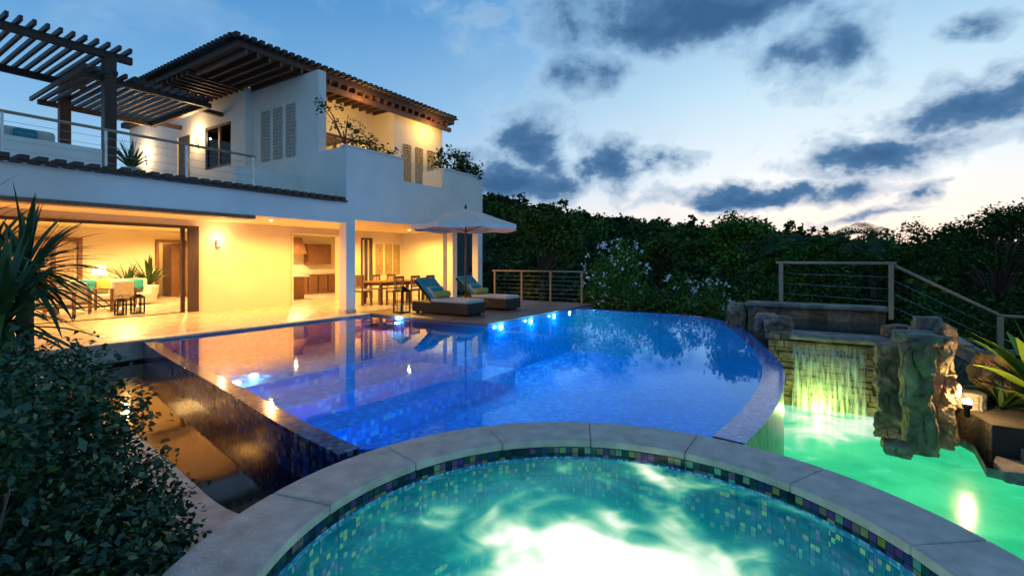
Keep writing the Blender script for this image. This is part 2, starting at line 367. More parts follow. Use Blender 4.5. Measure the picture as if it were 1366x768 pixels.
cm=ramp(nt,dens,[(.20,(0,0,0)),(.42,(.45,.45,.45)),(.8,(1,1,1))],'EASE')
wis=ramp(nt,M(nt,'ADD',n2,M(nt,'MULTIPLY',M(nt,'SUBTRACT',n1,.5),.5)),[(.50,(0,0,0)),(.8,(.38,.38,.38))])
mw=nn(nt,'ShaderNodeMix',data_type='RGBA'); L(nt,wis,mw.inputs[0]); L(nt,skyc,mw.inputs[6]); mw.inputs[7].default_value=(.45,.66,.88,1)
cc=ramp(nt,dens,[(.24,(.62,.78,.92)),(.45,(.28,.45,.66)),(.75,(.09,.21,.40)),(1,(.048,.135,.29))])
mc=nn(nt,'ShaderNodeMix',data_type='RGBA'); L(nt,cm,mc.inputs[0]); L(nt,mw.outputs[2],mc.inputs[6]); L(nt,cc,mc.inputs[7])
L(nt,mc.outputs[2],bg.inputs[0]); bg.inputs[1].default_value=.97

# ------------------------------------------------------------------ terrain
def hill(x,y):
    d=FX*x+FY*y; r=FY*x-FX*y; D=math.hypot(x,y)
    px=683+645*(r/d) if d>1 else (-600 if r<0 else 2600)
    xs=[-600,500,645,780,900,1000,1190,1400,2600]; hs=[6,13,13.0,8.2,5.8,4.9,1.0,.2,0]
    H=float(np.interp(px,xs,hs))
    t=min(1,max(0,(D-26)/85)); t=t*t*(3-2*t)
    return -1.9+(H+1.9)*t - (0 if D<130 else min(12,(D-130)*.05))
V=[];F=[]; nr,na=60,96
radii=[0.01]+[1.5*(1.125**i) for i in range(nr)]
for i,R in enumerate(radii):
    for k in range(na):
        a=2*math.pi*k/na; x,y=R*math.cos(a),R*math.sin(a); V.append((x,y,hill(x,y)))
for i in range(nr):
    for k in range(na):
        k2=(k+1)%na; F.append((i*na+k,(i+1)*na+k,(i+1)*na+k2,i*na+k2))
mk('ground_terrain',V,F,grassy,smooth=True)
C=[[] for _ in FL];Z=[[] for _ in FL]
for i in range(1150):
    D=20+ (random.random()**.8)*100
    a=math.radians(random.uniform(-40,36))
    x,y=D*math.cos(a),D*math.sin(a)
    if x<16.5: continue
    h=hill(x,y); near=max(0,1-(D-20)/40); rt=min(1,max(0,(math.radians(12)-a)/math.radians(16)))
    ht=random.uniform(1.4,3.8)*(1-.35*near*rt)-.4*near
    if random.random()<.12 and D>35: ht*=1.5
    rr=random.uniform(.9,2.8)*(1-.2*near)
    nc=int(9+7*rr); per=int(7+6*near); lz=.19+.0055*D
    d=rng.normal(size=(nc,3)); d/=np.linalg.norm(d,axis=1)[:,None]; d[:,2]=np.abs(d[:,2])*1.2-.25
    c=np.array([x,y,h+ht*.5])+d*rng.uniform(.6,1.05,nc)[:,None]*np.array([rr,rr,ht*.5])
    p=np.repeat(c,per,axis=0)+rng.normal(size=(nc*per,3))*rr*.17
    j=random.choices(range(4),[.34,.34,.20,.12])[0]
    C[j].append(p); Z[j].append(np.full(len(p),lz))
hf=empty('hillside_forest')
for j in range(4): leaves('tree_canopy_%d'%j,np.concatenate(C[j]),np.concatenate(Z[j]),FL[j],hf,aspect=.8)
# ------------------------------------------------------------------ main pool
SC=(2.18,.90); SR=2.06
left=spline([(3.95,10.57),(3.5,8.4),(3.09,6.07),(2.72,4.19),(2.56,3.11)],5)
def arc(c,r,a0,a1,n): return [(c[0]+r*math.cos(math.radians(a0+(a1-a0)*i/n)),c[1]+r*math.sin(math.radians(a0+(a1-a0)*i/n))) for i in range(n+1)]
sarc=arc(SC,2.14,77,-2,16)
right=spline([(4.36,.80),(5.2,.70),(6.3,.66),(7.6,.74),(8.8,.98),(10.2,1.35),(11.6,1.78),(12.7,2.3),(13.35,2.95),(13.62,3.8),(13.65,5.2),(13.62,6.55)],4)
P=left+sarc+right+[(9.08,6.57),(9.08,10.57)]
pool=empty('swimming_pool')
prism('pool_floor',P,-1.6,-1.3,poolfloor,pool)
ribbon('pool_inner_wall',P+[P[0]],-1.32,-.045,poolblue,pool)
thickwall('infinity_edge_wall',offset(left,-.004),offset(left,.17),-1.4,-.04,edgem,pool)
thickwall('outer_edge_wall',offset(right,-.004),offset(right,.24),-1.9,-.04,stack,pool)
thickwall('edge_cap',offset(right,-.01),offset(right,.25),-.04,-.03,poolblue,pool)
thickwall('left_edge_cap',offset(left,-.01),offset(left,.176),-.04,-.034,edgem,pool)
shelf=[p for p in left if p[1]>7.2]
x72=3.27
prism('sun_shelf',shelf+[(x72,7.2),(9.07,7.2),(9.07,10.56)],-1.29,-.42,poolfloor,pool)
prism('step_1',[(x72+.01,7.2),(3.16,6.5),(9.07,6.5),(9.07,7.2)],-1.29,-.68,poolfloor,pool)
prism('step_2',[(3.17,6.5),(3.04,5.8),(9.07,5.8),(9.07,6.5)],-1.29,-.95,poolfloor,pool)
boxes('step_nosing',[(3.4,9.05,7.2,7.26,-.418,-.412),(3.3,9.05,6.5,6.56,-.678,-.672)],coping,pool)
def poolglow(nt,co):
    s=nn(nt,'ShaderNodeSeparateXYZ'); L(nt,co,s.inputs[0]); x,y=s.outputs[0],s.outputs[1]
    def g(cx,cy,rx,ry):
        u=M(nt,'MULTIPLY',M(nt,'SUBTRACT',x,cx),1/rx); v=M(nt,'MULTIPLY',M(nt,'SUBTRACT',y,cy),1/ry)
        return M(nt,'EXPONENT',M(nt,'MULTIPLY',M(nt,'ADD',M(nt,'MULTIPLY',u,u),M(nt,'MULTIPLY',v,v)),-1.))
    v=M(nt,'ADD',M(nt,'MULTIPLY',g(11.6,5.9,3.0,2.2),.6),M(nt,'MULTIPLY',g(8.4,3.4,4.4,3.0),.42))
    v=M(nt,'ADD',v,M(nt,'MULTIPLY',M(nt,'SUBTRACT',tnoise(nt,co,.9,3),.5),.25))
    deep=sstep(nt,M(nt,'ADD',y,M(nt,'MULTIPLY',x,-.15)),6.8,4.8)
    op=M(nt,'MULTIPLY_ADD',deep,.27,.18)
    cA=ramp(nt,v,[(0,(.0,.07,.42)),(.3,(.0,.22,1.05)),(.6,(.0,.46,1.55)),(1,(.0,1.0,2.1))])  # emissive blue painted into the water in place of underwater lamplight
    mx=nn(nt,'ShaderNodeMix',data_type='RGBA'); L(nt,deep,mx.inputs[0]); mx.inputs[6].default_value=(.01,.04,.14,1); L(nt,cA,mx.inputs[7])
    ms=nn(nt,'ShaderNodeMix',data_type='RGBA'); L(nt,deep,ms.inputs[0]); ms.inputs[6].default_value=(1,.86,.72,1); ms.inputs[7].default_value=(.40,.70,1.,1)  # painted reflection tint: warm beside the house, blue over the deep end
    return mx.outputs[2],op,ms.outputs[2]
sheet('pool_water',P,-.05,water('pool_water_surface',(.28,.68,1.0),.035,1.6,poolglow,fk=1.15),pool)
blue=(.06,.45,1.)
for (x,y,e) in [(3.15,5.0,150),(2.98,3.7,110),(4.75,1.25,190)]:
    light('pool_fill_light','POINT',(x,y,-.85),e,blue,.1,pool)  # added unseen fill lamps, tucked below the near rim to brighten the floor
for i,(x,y) in enumerate([(9.6,6.54),(11.0,6.54),(12.3,6.54),(13.3,6.54)]):
    mk('pool_lamp_%d'%i,[(x+.07*math.cos(a),y,-.14+.07*math.sin(a)) for a in [k*math.pi/6 for k in range(12)]],[tuple(range(12))],bulbw,pool)
    if i<3: light('lamp_glow_%d'%i,'POINT',(x,y-.14,-.15),60,(.30,.72,1),.03,pool)
for i,(x,y,z) in enumerate([(4.25,7.7,-.40),(3.85,7.45,-.40),(9.0,9.45,-.2)]):
    lathe('shelf_lamp_%d'%i,[(.06,z),(.06,z+.03),(.03,z+.04)],x,y,bulbw,pool,12)
    light('shelf_glow_%d'%i,'POINT',(x,y,z+.14),18,(1,.9,.65) if i!=2 else (.5,.8,1),.03,pool)
basin=empty('catch_basin')
outl=offset(left,.165)
cb=spline([(1.9,3.0),(1.78,3.58),(1.9,4.6),(2.05,5.9),(2.2,8.0),(2.3,10.58)],5)
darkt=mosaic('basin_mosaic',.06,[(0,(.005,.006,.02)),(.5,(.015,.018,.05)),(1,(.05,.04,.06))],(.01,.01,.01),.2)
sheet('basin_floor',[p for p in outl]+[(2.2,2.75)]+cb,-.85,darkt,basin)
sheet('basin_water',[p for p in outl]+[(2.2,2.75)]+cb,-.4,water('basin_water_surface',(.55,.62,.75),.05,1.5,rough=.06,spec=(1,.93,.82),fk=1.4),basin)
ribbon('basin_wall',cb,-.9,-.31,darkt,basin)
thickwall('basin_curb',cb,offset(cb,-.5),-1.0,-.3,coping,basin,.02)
prism('garden_bed',[(-9,-3),(0.9,-3),(.9,1.6),(1.2,2.9),(1.3,4.5),(1.5,6),(1.7,8.2),(1.78,10.55),(-9,10.55)],-1.88,-.5,soil)
# ------------------------------------------------------------------ terraces
prism('terrace_paving',[(-9,10.6),(9.1,10.6),(9.1,6.6),(13.65,6.6),(13.9,6.6),(15.2,6.6),(15.2,24),(-9,24)],-.35,-.035,coping)
sheet('terrace_floor',[(-9,10.56),(9.06,10.56),(9.06,11.1),(15.2,11.1),(15.2,24),(-9,24)],0.0,terr)
o=prism('terrace_edge_coping',[(-9,10.54),(9.06,10.54),(9.06,10.85),(-9,10.85)],-.035,.003,coping)
prism('sun_deck',[(9.04,6.53),(15.2,6.53),(15.2,11.1),(9.064,11.1)],-.03,.004,deckm,None)
prism('retaining_wall',[(14,6.62),(15.1,6.62),(15.1,24),(14,24)],-1.9,-.36,stucco)
# ------------------------------------------------------------------ spa
spa=empty('hot_tub')
RI=1.63
nseg=14
for i in range(nseg):
    a0=360*i/nseg+.05; a1=360*(i+1)/nseg-.05
    i1=arc(SC,RI-.02,a0,a1,9); o1=arc(SC,SR,a0,a1,9)
    prism('coping_%d'%i,o1+i1[::-1],-.06,0,coping,spa,.012)
def ring(name,r,z0,z1,mat,inner=True,n=120):
    pts=arc(SC,r,0,360,n); return ribbon(name,pts,z0,z1,mat,spa)
ring('tile_band',RI,-.145,-.058,spam)
ring('tile_line',RI-.002,-.178,-.142,spam2)
ring('inner_wall',RI,-1.3,-.171,spafloor)
thickwall('shell',arc(SC,RI+.015,0,360,90),arc(SC,SR-.03,0,360,90),-1.9,-.062,stack,spa)
sheet('spa_floor',arc(SC,RI+.01,0,358,70),-1.1,spafloor,spa)
thickwall('bench',arc(SC,RI-.45,0,360,80),arc(SC,RI-.003,0,360,80),-1.09,-.5,spafloor,spa)
def radial(nt,co,cx,cy):
    mp=nn(nt,'ShaderNodeMapping'); mp.inputs['Location'].default_value=(-cx,-cy,0); L(nt,co,mp.inputs[0])
    sp=nn(nt,'ShaderNodeSeparateXYZ'); L(nt,mp.outputs[0],sp.inputs[0]); cb_=nn(nt,'ShaderNodeCombineXYZ'); L(nt,sp.outputs[0],cb_.inputs[0]); L(nt,sp.outputs[1],cb_.inputs[1])
    ln=nn(nt,'ShaderNodeVectorMath',operation='LENGTH'); L(nt,cb_.outputs[0],ln.inputs[0]); return cb_.outputs[0],ln.outputs['Value']
FC=W(775,2.62)
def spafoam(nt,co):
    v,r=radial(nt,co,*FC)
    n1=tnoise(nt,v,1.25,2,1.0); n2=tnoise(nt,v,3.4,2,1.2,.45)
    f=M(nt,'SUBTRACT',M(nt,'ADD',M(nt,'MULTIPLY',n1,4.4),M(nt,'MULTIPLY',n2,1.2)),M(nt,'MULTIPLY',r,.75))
    core=M(nt,'MULTIPLY',M(nt,'EXPONENT',M(nt,'MULTIPLY',M(nt,'MULTIPLY',r,r),-4.)),1.25)  # extra white core, painted brightness of the lit jets
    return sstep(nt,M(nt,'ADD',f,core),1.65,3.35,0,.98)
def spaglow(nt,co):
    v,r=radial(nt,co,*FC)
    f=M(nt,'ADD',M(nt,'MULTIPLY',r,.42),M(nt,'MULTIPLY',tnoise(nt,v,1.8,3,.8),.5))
    return ramp(nt,f,[(.2,(.01,.42,.34)),(.55,(.0,.22,.25)),(.9,(.0,.085,.16))]),M(nt,'MULTIPLY_ADD',r,-.20,.92)  # teal underwater light painted as emission, fading outward
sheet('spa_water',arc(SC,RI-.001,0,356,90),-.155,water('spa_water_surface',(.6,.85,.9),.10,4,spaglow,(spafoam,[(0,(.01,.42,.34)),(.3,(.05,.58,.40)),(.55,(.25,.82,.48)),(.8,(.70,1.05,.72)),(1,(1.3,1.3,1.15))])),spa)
light('spa_light','POINT',(SC[0]-.3,SC[1]-.3,-.7),90,(.6,1,.8),.1,spa)
# ------------------------------------------------------------------ lower grotto pool
gro=empty('grotto_pool')
GZ=-.95
gp=[(4.3,.2),(4.6,.5),(6,.42),(7.6,.5),(8.8,.72),(9.3,.85),(9.3,-.9),(8.9,-1.3),(8.2,-1.55),(7.4,-1.5),(7.25,-2.2),(7.4,-3.5),(5.5,-3.8),(2.5,-3.4),(2.6,-1.5),(3.6,-.9)]
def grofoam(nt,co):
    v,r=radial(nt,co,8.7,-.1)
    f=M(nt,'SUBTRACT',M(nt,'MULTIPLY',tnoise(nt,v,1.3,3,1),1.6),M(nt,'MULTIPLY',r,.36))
    return sstep(nt,f,-.05,.80,.0,.97)  # mask for foam that is painted bright around the fall
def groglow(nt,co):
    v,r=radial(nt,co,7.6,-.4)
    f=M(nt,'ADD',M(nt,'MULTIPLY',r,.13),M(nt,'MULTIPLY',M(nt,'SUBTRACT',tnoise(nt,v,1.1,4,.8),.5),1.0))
    return ramp(nt,f,[(0,(.08,1.0,.42)),(.3,(.005,.64,.26)),(.7,(.001,.33,.14)),(1,(.001,.18,.08))]),.88  # green lamplight from below painted as surface emission
gfl=simple('grotto_plaster',(.25,.5,.3),(.12,.35,.2),.7,2,.2,10)
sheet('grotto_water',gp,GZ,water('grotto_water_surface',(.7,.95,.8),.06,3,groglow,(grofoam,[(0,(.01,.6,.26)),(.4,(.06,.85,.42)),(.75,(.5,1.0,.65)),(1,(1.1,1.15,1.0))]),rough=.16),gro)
sheet('grotto_floor',gp,-1.75,gfl,gro)
ribbon('grotto_wall',gp+[gp[0]],-1.75,-.85,stone_g,gro)
# waterfall structure
wf=empty('stone_waterfall')
rows=[]
random.seed(3)
z=-1.2
while z<.17:
    h=random.uniform(.06,.12); y=-.95
    while y<.80:
        l=random.uniform(.18,.45); rows.append((9.3-random.uniform(0,.06),9.6,y,min(y+l-.008,.82),z,z+h-.008)); y+=l
    z+=h
boxes('stacked_wall',rows,stone,wf,.008)
box('core',9.45,10.6,-.95,.80,-1.9,.15,stone,wf)
box('lintel_slab',9.05,9.7,-.90,.50,.185,.26,stone_g,wf,.02)
box('trough',9.6,12.2,-1.0,.9,.08,.17,stone_g,wf,.02)
sheet('trough_water',[(9.72,-.9),(12.1,-.9),(12.1,.8),(9.72,.8)],.2,water('trough_water_surface',(.6,.65,.7),.1,4),wf)
box('weir_slab',12.0,12.65,-1.05,1.55,.44,.52,stone_g,wf,.025)
boxes('weir_base',[(12.2,12.6,-1.0,1.5,-1.9,.435)],stone,wf,.01)
rock('weir_pier',12.25,1.75,.15,.26,.24,.34,stone,wf,6,.15)
rock('boulder_a',10.0,.72,.30,.28,.24,.16,stone,wf,7,.15)
rock('boulder_b',11.0,1.0,.22,.34,.24,.18,stone_g,wf,8,.15)
rock('boulder_c',9.6,-.95,.33,.24,.2,.14,stone,wf,9,.15)
k=0
for (x,y,sx_,sy_,lv) in [(8.42,-.74,.19,.17,[(-1.0,.42),(-.45,.36),(.0,.30)]),(7.95,-.98,.25,.19,[(-.75,.55),(.02,.42)]),(8.45,-1.2,.30,.26,[(-.95,.4),(-.35,.4),(.2,.28)]),(8.9,-1.15,.28,.24,[(-.5,.6),(.25,.28)])]:
    for (zc,hz) in lv:
        k+=1; rock('pillar_rock_%d'%k,x+random.uniform(-.04,.04),y+random.uniform(-.03,.03),zc,sx_*random.uniform(.9,1.08),sy_*random.uniform(.9,1.08),hz,stone,wf,40+k,.16,.85,20)
rock('pillar_foot',7.72,-.75,-.97,.22,.15,.15,stone,wf,18,.15,.8)
rock('cap_rock',8.15,-.98,.47,.32,.25,.07,stone_g,wf,14,.1,.95)
rock('cap_rock_b',9.2,-1.3,.42,.3,.24,.20,stone,wf,15,.15)
rock('cap_rock_c',8.6,-1.15,.60,.19,.15,.10,stone_g,wf,16,.14)
mfall,fnt,fb=newmat('falling_water'); fnt.nodes.remove(fb)
tcx=nn(fnt,'ShaderNodeTexCoord'); mpx=nn(fnt,'ShaderNodeMapping'); mpx.inputs['Scale'].default_value=(14,14,.8); L(fnt,tcx.outputs['Object'],mpx.inputs[0])
mk_=ramp(fnt,tnoise(fnt,mpx.outputs[0],2,4),[(.35,(.05,.05,.05)),(.75,(.75,.75,.75))])
t1=nn(fnt,'ShaderNodeBsdfTransparent'); t3=nn(fnt,'ShaderNodeBsdfDiffuse'); t3.inputs[0].default_value=(.85,.95,.75,1)
mb=nn(fnt,'ShaderNodeMixShader'); L(fnt,mk_,mb.inputs[0]); L(fnt,t1.outputs[0],mb.inputs[1]); L(fnt,t3.outputs[0],mb.inputs[2]); L(fnt,mb.outputs[0],fnt.nodes['Material Output'].inputs[0])
V=[];F=[];ny=40
prof=[(9.28,.10),(9.19,.05),(9.13,-.2),(9.09,-.55),(9.05,-.96)]
for j,(x,z) in enumerate(prof):
    for k in range(ny+1): V.append((x+.015*math.sin(k*1.7+j),-.52+k*.98/ny,z))
for j in range(len(prof)-1):
    for k in range(ny): F.append((j*(ny+1)+k,j*(ny+1)+k+1,(j+1)*(ny+1)+k+1,(j+1)*(ny+1)+k))
mk('water_curtain',V,F,mfall,wf,smooth=True)
light('fall_light','POINT',(8.80,.1,-.90),34,(.62,1,.22),.02,wf)
# right railing + stairs
rl=empty('stair_railing')
for (x,y,z0,z1) in [(12.45,.85,.5,1.40),(12.0,-1.07,.3,1.38),(12.4,-2.7,-.5,.42)]:
    box('post',x-.04,x+.04,y-.04,y+.04,z0,z1,railw,rl,.006)
tube('top_rail',[(12.5,.95,1.41),(12.0,-1.15,1.40)],.032,railw,rl)
tube('slope_rail',[(12.0,-1.12,1.36),(12.4,-2.7,.44),(12.4,-3.0,.43)],.03,railw,rl)
for t in (.25,.5,.75):
    tube('cable',[(12.45,.85,.5+.9*t),(12.0,-1.07,.42+.95*t)],.004,steel,rl,6)
    tube('cable_b',[(12.0,-1.07,.3+1.05*t),(12.4,-2.7,-.5+.9*t)],.004,steel,rl,6)
st=empty('garden_stairs')
mk('stringer',[(10.4,-1.35,.36),(11.2,-2.6,-.42),(11.2,-2.6,-.60),(10.4,-1.35,.16),(10.5,-1.3,.36),(11.3,-2.55,-.42),(11.3,-2.55,-.60),(10.5,-1.3,.16)],[(0,1,2,3),(4,7,6,5),(0,4,5,1),(3,2,6,7),(0,3,7,4),(1,5,6,2)],railw,st)
for i in range(5):
    x=10.55+.16*i; y=-1.5-.25*i; box('tread_%d'%i,x,x+1.1,y-.28,y,.2-.17*i,.25-.17*i,railw,st,.005)
prism('planting_bed',[(7.95,-1.66),(8.9,-1.45),(9.4,-1.0),(14,-1.0),(16,-6),(9,-7),(8.0,-4),(7.95,-2.6)],-1.9,-.5,soil)
ss=empty('stone_steps')
for i in range(4):
    rock('step_%d'%i,7.62+.10*i,-1.80-.27*i,-.93+.12*i,.36,.20,.09,stone_g,ss,20+i,.06,.97)
rock('bank_boulder',8.35,-2.9,-.45,.3,.3,.22,stone,ss,33,.12)
rock('garden_boulder',9.35,-2.1,-.12,.36,.36,.34,stone,None,31,.14,.6)
rock('garden_boulder',8.75,-1.62,-.42,.22,.16,.14,stone_g,None,32,.12)
gl_=empty('garden_spotlight')
GLX,GLY=W(1290,6.05)
lathe('housing',[(.03,-.5),(.03,-.40),(.05,-.38),(.05,-.33)],GLX,GLY,black,gl_,12)
lathe('lens',[(.05,-.325),(.045,-.29),(.02,-.275)],GLX,GLY,emis('spot_lens',(1,.9,.65),60),gl_,12)
light('lamp','POINT',(GLX,GLY,-.2),40,(1,.66,.25),.03,gl_)
# ------------------------------------------------------------------ villa
H=empty('villa_house')
wall('ground_wall','x',15.2,15.4,-4,15.0,0,2.62,[(-4,6.75,0,2.44),(9.7,11.6,0,2.4),(12.6,13.15,0,2.35)],stucco_w,H)
boxes('ceiling',[(-4,8.7,11.4,24,2.62,2.75),(8.7,15.0,11.3,24,2.615,2.75)],stucco_w,H)
boxes('fascia',[(-4,8.7,11.1,11.4,2.5,3.05)],stucco,H)
boxes('fascia_timber',[(-4,6.15,11.06,11.42,2.42,2.497)],woodm,H,.005)
boxes('roof_slab',[(-4,8.69,11.4,24,2.752,3.1)],stucco,H)
boxes('edge_slats',[(x,x+.13,10.93,11.6,3.10,3.18) for x in np.arange(-4,8.6,.23)],wood,H)
boxes('edge_board',[(-4,8.66,10.98,11.02,3.055,3.099)],wood,H)
boxes('balcony_face',[(8.7,15.0,11.1,11.3,2.61,3.95),(8.7,10.84,11.1,11.3,3.95,4.62),(12.76,15.0,11.1,11.3,3.95,4.62),(8.7,8.9,11.3,12.33,2.61,4.62),(14.8,15.0,11.3,24,2.61,4.62),(12.76,12.9,11.3,12.1,3.1,4.62),(12.9,14.8,12.0,12.1,3.1,4.62)],stucco,H)
boxes('balcony_cap',[(8.66,10.86,11.06,11.34,4.62,4.66),(12.74,15.04,11.06,11.34,4.62,4.66)],stucco,H)
boxes('balcony_floor',[(8.9,14.8,11.3,15,3.0,3.1)],stucco,H)
boxes('glass_balustrade',[(10.86,12.74,11.19,11.205,3.96,4.6)],glassm,H)
boxes('columns',[(8.7,9.0,11.1,11.4,0,2.61),(14.72,15.0,11.1,11.38,0,2.61),(14.72,15.0,12.35,12.65,0,2.61),(14.78,15.0,12.9,15.19,0,2.61)],stucco,H,.01)
boxes('column_base',[(8.68,9.02,11.08,11.42,0,.1)],coping,H)
def lattice(name,axis,c,a0,a1,z0,z1,mat,sgn):
    bl=[]
    def add(p,q,r,s,t):
        lo,hi=(c-t,c+.002) if sgn<0 else (c-.002,c+t)
        bl.append((lo,hi,p,q,r,s) if axis=='y' else (p,q,lo,hi,r,s))
    add(a0,a1,z0,z1,.006)
    add(a0-.03,a0,z0,z1,.035); add(a1,a1+.03,z0,z1,.035); add(a0,a1,z0-.03,z0,.035); add(a0,a1,z1,z1+.03,.035)
    n=int((z1-z0)/.11); wd=(a1-a0)/2
    for i in range(n):
        for j in range(2):
            o_=.05*math.sin(i*1.1+j*math.pi); zz=z0+.02+i*.11
            add(a0+j*wd+.02+max(0,o_)*.8,a0+(j+1)*wd-.02+min(0,o_)*.8,zz,zz+.055,.045)
    return boxes(name,bl,mat,H)
sand=simple('sand_relief',(.55,.50,.42),(.45,.4,.33),.9,6,.2)
sandw=simple('sand_relief_warm',(.5,.38,.2),(.4,.3,.15),.9,6,.2)
boxes('tall_wall',[(8.7,8.95,12.33,15.8,2.8,7.0)],stucco,H)
for a,b in [(13.46,13.89),(14.15,14.58),(14.83,15.25)]: lattice('wall_relief','y',8.7,a,b,4.65,6.2,sand,-1)
MX=8.45
wall('upper_side_wall','y',MX,MX+.2,15.81,25,3.1,7.1,[(16.7,18.45,4.65,6.15),(19.6,20.6,3.1,6.1)],stucco,H)
boxes('upper_front_wall',[(MX+.2,8.95,15.81,16.0,3.1,7.1),(8.955,9.15,14.7,15.8,3.1,7.1)],stucco,H)
wall('upper_glass_wall','x',14.5,14.7,8.955,12.6,3.1,7.1,[(9.4,12.5,3.15,5.9)],stucco_w,H)
boxes('upper_right_wall',[(12.6,15.3,13.4,13.6,3.1,7.1),(12.6,12.8,13.6,14.5,3.1,7.1),(15.1,15.3,13.6,22,3.1,7.1)],stucco_w,H)
for a,b in [(13.1,13.45),(13.75,14.1),(14.4,14.75)]: lattice('upper_relief','x',13.4,a,b,4.3,5.85,sandw,-1)
boxes('upper_back',[(8.7,15.1,21.8,22,3.1,7.1),(8.7,15.1,16.1,21.8,3.1,3.15)],stucco_w,H)
boxes('window_frame',[(MX+.03,MX+.13,16.7,16.78,4.65,6.15),(MX+.03,MX+.13,18.37,18.45,4.65,6.15),(MX+.03,MX+.13,16.78,18.37,4.65,4.73),(MX+.03,MX+.13,16.78,18.37,6.07,6.15),(MX+.04,MX+.12,17.54,17.61,4.73,6.07)],wood,H)
boxes('window_glass',[(MX+.07,MX+.08,16.78,17.54,4.73,6.07),(MX+.07,MX+.08,17.61,18.37,4.73,6.07)],glassm,H)
boxes('window_curtain',[(MX+.35,MX+.37,16.4,17.45,4.4,6.4),(MX+.35,MX+.37,17.75,18.9,4.4,6.4)],cush,H)
boxes('upper_partition',[(10.2,10.3,14.72,21.7,3.15,7.09)],stucco_w,H)
boxes('upper_door',[(MX+.05,MX+.12,19.6,20.6,3.1,6.1)],wood,H)
fr=[]
for x in (9.4,10.15,10.9,11.65,12.43): fr.append((x,x+.07,14.53,14.63,3.15,5.9))
fr.append((9.47,12.43,14.54,14.62,5.83,5.9))
boxes('glass_door_frames',fr,wood,H)
boxes('glass_doors',[(9.47,12.43,14.575,14.585,3.16,5.82)],glassm,H)
# main roof
boxes('eave_soffit',[(6.78,15.57,13.03,19.3,7.14,7.2)],woods,H)
boxes('eave_fascia',[(6.75,15.6,13.0,13.03,7.12,7.34),(6.75,6.78,13.03,19.3,7.12,7.34),(15.57,15.6,13.03,19.3,7.12,7.34)],wood,H)
mk('hip_roof',[(6.6,12.86,7.34),(15.75,12.86,7.34),(15.75,19.4,7.34),(6.6,19.4,7.34),(9.9,16.1,8.75),(12.4,16.1,8.75)],[(0,1,5,4),(1,2,5),(2,3,4,5),(3,0,4),(0,3,2,1)],roofm,H)
boxes('roof_tile_edge',[(x,x+.12,12.8,13.3,7.30,7.40+.02*random.random()) for x in np.arange(6.6,15.6,.22)]+[(6.54,7.0,y,y+.12,7.30,7.40) for y in np.arange(13,19.3,.22)],roofm,H)
boxes('rafters',[(x,x+.07,13.03,14.48 if x>8.9 else 15.75,6.98,7.139) for x in np.arange(6.95,15.5,.33)]+[(6.79,MX-.01,y,y+.07,6.98,7.139) for y in np.arange(15.9,19.2,.33)],woods,H)
boxes('rafter_beam',[(8.96,15.55,13.12,13.24,6.82,6.979)],woods,H)
mk('rear_roof',[(9,18,7.4),(17,18,7.4),(17,24,7.4),(9,24,7.4),(11.5,21,9.9),(14.5,21,9.9)],[(0,1,5,4),(1,2,5),(2,3,4,5),(3,0,4),(0,3,2,1)],roofm,H)
boxes('side_roof',[(8.2,15.3,19.4,25.2,7.1,7.3)],roofm,H)
# pergolas
pg=empty('pergola')
boxes('beams_high',[(-3,5.6,16.35,16.5,6.95,7.15),(-3,5.6,20.0,20.15,6.95,7.15)],wood,pg,.01)
boxes('slats_high',[(x,x+.07,16.0,20.5,7.15,7.27) for x in np.arange(-3,5.6,.24)],wood,pg)
boxes('posts',[(4.95,5.22,16.3,16.57,3.1,6.95),(4.95,5.22,19.95,20.2,3.1,6.95),(-1,-.75,16.3,16.57,3.1,6.95)],wood,pg,.01)
boxes('beams_low',[(4.6,7.78,16.56,16.7,6.35,6.5),(4.6,7.78,20.6,20.75,6.35,6.5),(7.6,7.78,16.7,20.6,6.35,6.5)],wood,pg,.01)
boxes('slats_low',[(x,x+.07,16.25,21.1,6.5,6.62) for x in np.arange(4.5,7.76,.22)],wood,pg)
boxes('tie_beams',[(7.78,MX,17.2,17.35,6.36,6.49),(7.78,MX,20.2,20.35,6.36,6.49)],wood,pg)
# upper railing
ur=empty('terrace_railing')
tube('hand_rail',[(-3,12.45,4.15),(6.9,12.45,4.15)],.03,railw,ur)
for x in (-.7,.8,2.3,3.8,5.3,6.85): boxes('post',[(x-.02,x+.02,12.43,12.47,3.1,4.13)],steel,ur)
for z in (3.3,3.47,3.64,3.81,3.98): tube('cable',[(-3,12.45,z),(6.85,12.45,z)],.004,steel,ur,6)
box('terrace_low_wall',-3,4.2,14.0,14.25,3.1,4.02,stucco)
box('terrace_low_wall',6.9,8.7,13.2,13.4,3.1,4.0,stucco)
us=empty('outdoor_sofa')
box('frame',1.2,3.8,14.8,15.7,3.1,4.0,wicker,us,.03); box('seat',1.3,3.7,14.75,15.4,4.0,4.15,cush,us,.05)
box('back',1.25,3.75,15.4,15.65,4.0,4.5,cush,us,.07); box('pillow',3.0,3.4,15.2,15.4,4.15,4.45,teal,us,.06)
boxes('sliding_frames',[(6.48,6.74,15.08,15.18,0,2.44),(-4,6.48,15.1,15.18,2.36,2.44),(6.35,6.44,15.22,15.3,0,2.43),(-4,6.4,15.1,15.14,.0,.02)],wood,H)
boxes('kitchen_frame',[(9.66,9.72,15.15,15.42,0,2.4),(11.58,11.64,15.15,15.42,0,2.4),(9.72,11.58,15.15,15.42,2.36,2.43)],stucco_w,H)
boxes('side_window_frame',[(12.6,12.66,15.17,15.3,0,2.35),(13.09,13.15,15.17,15.3,0,2.35),(12.66,13.09,15.17,15.3,2.28,2.35),(12.85,12.9,15.17,15.3,0,2.28)],wood,H)
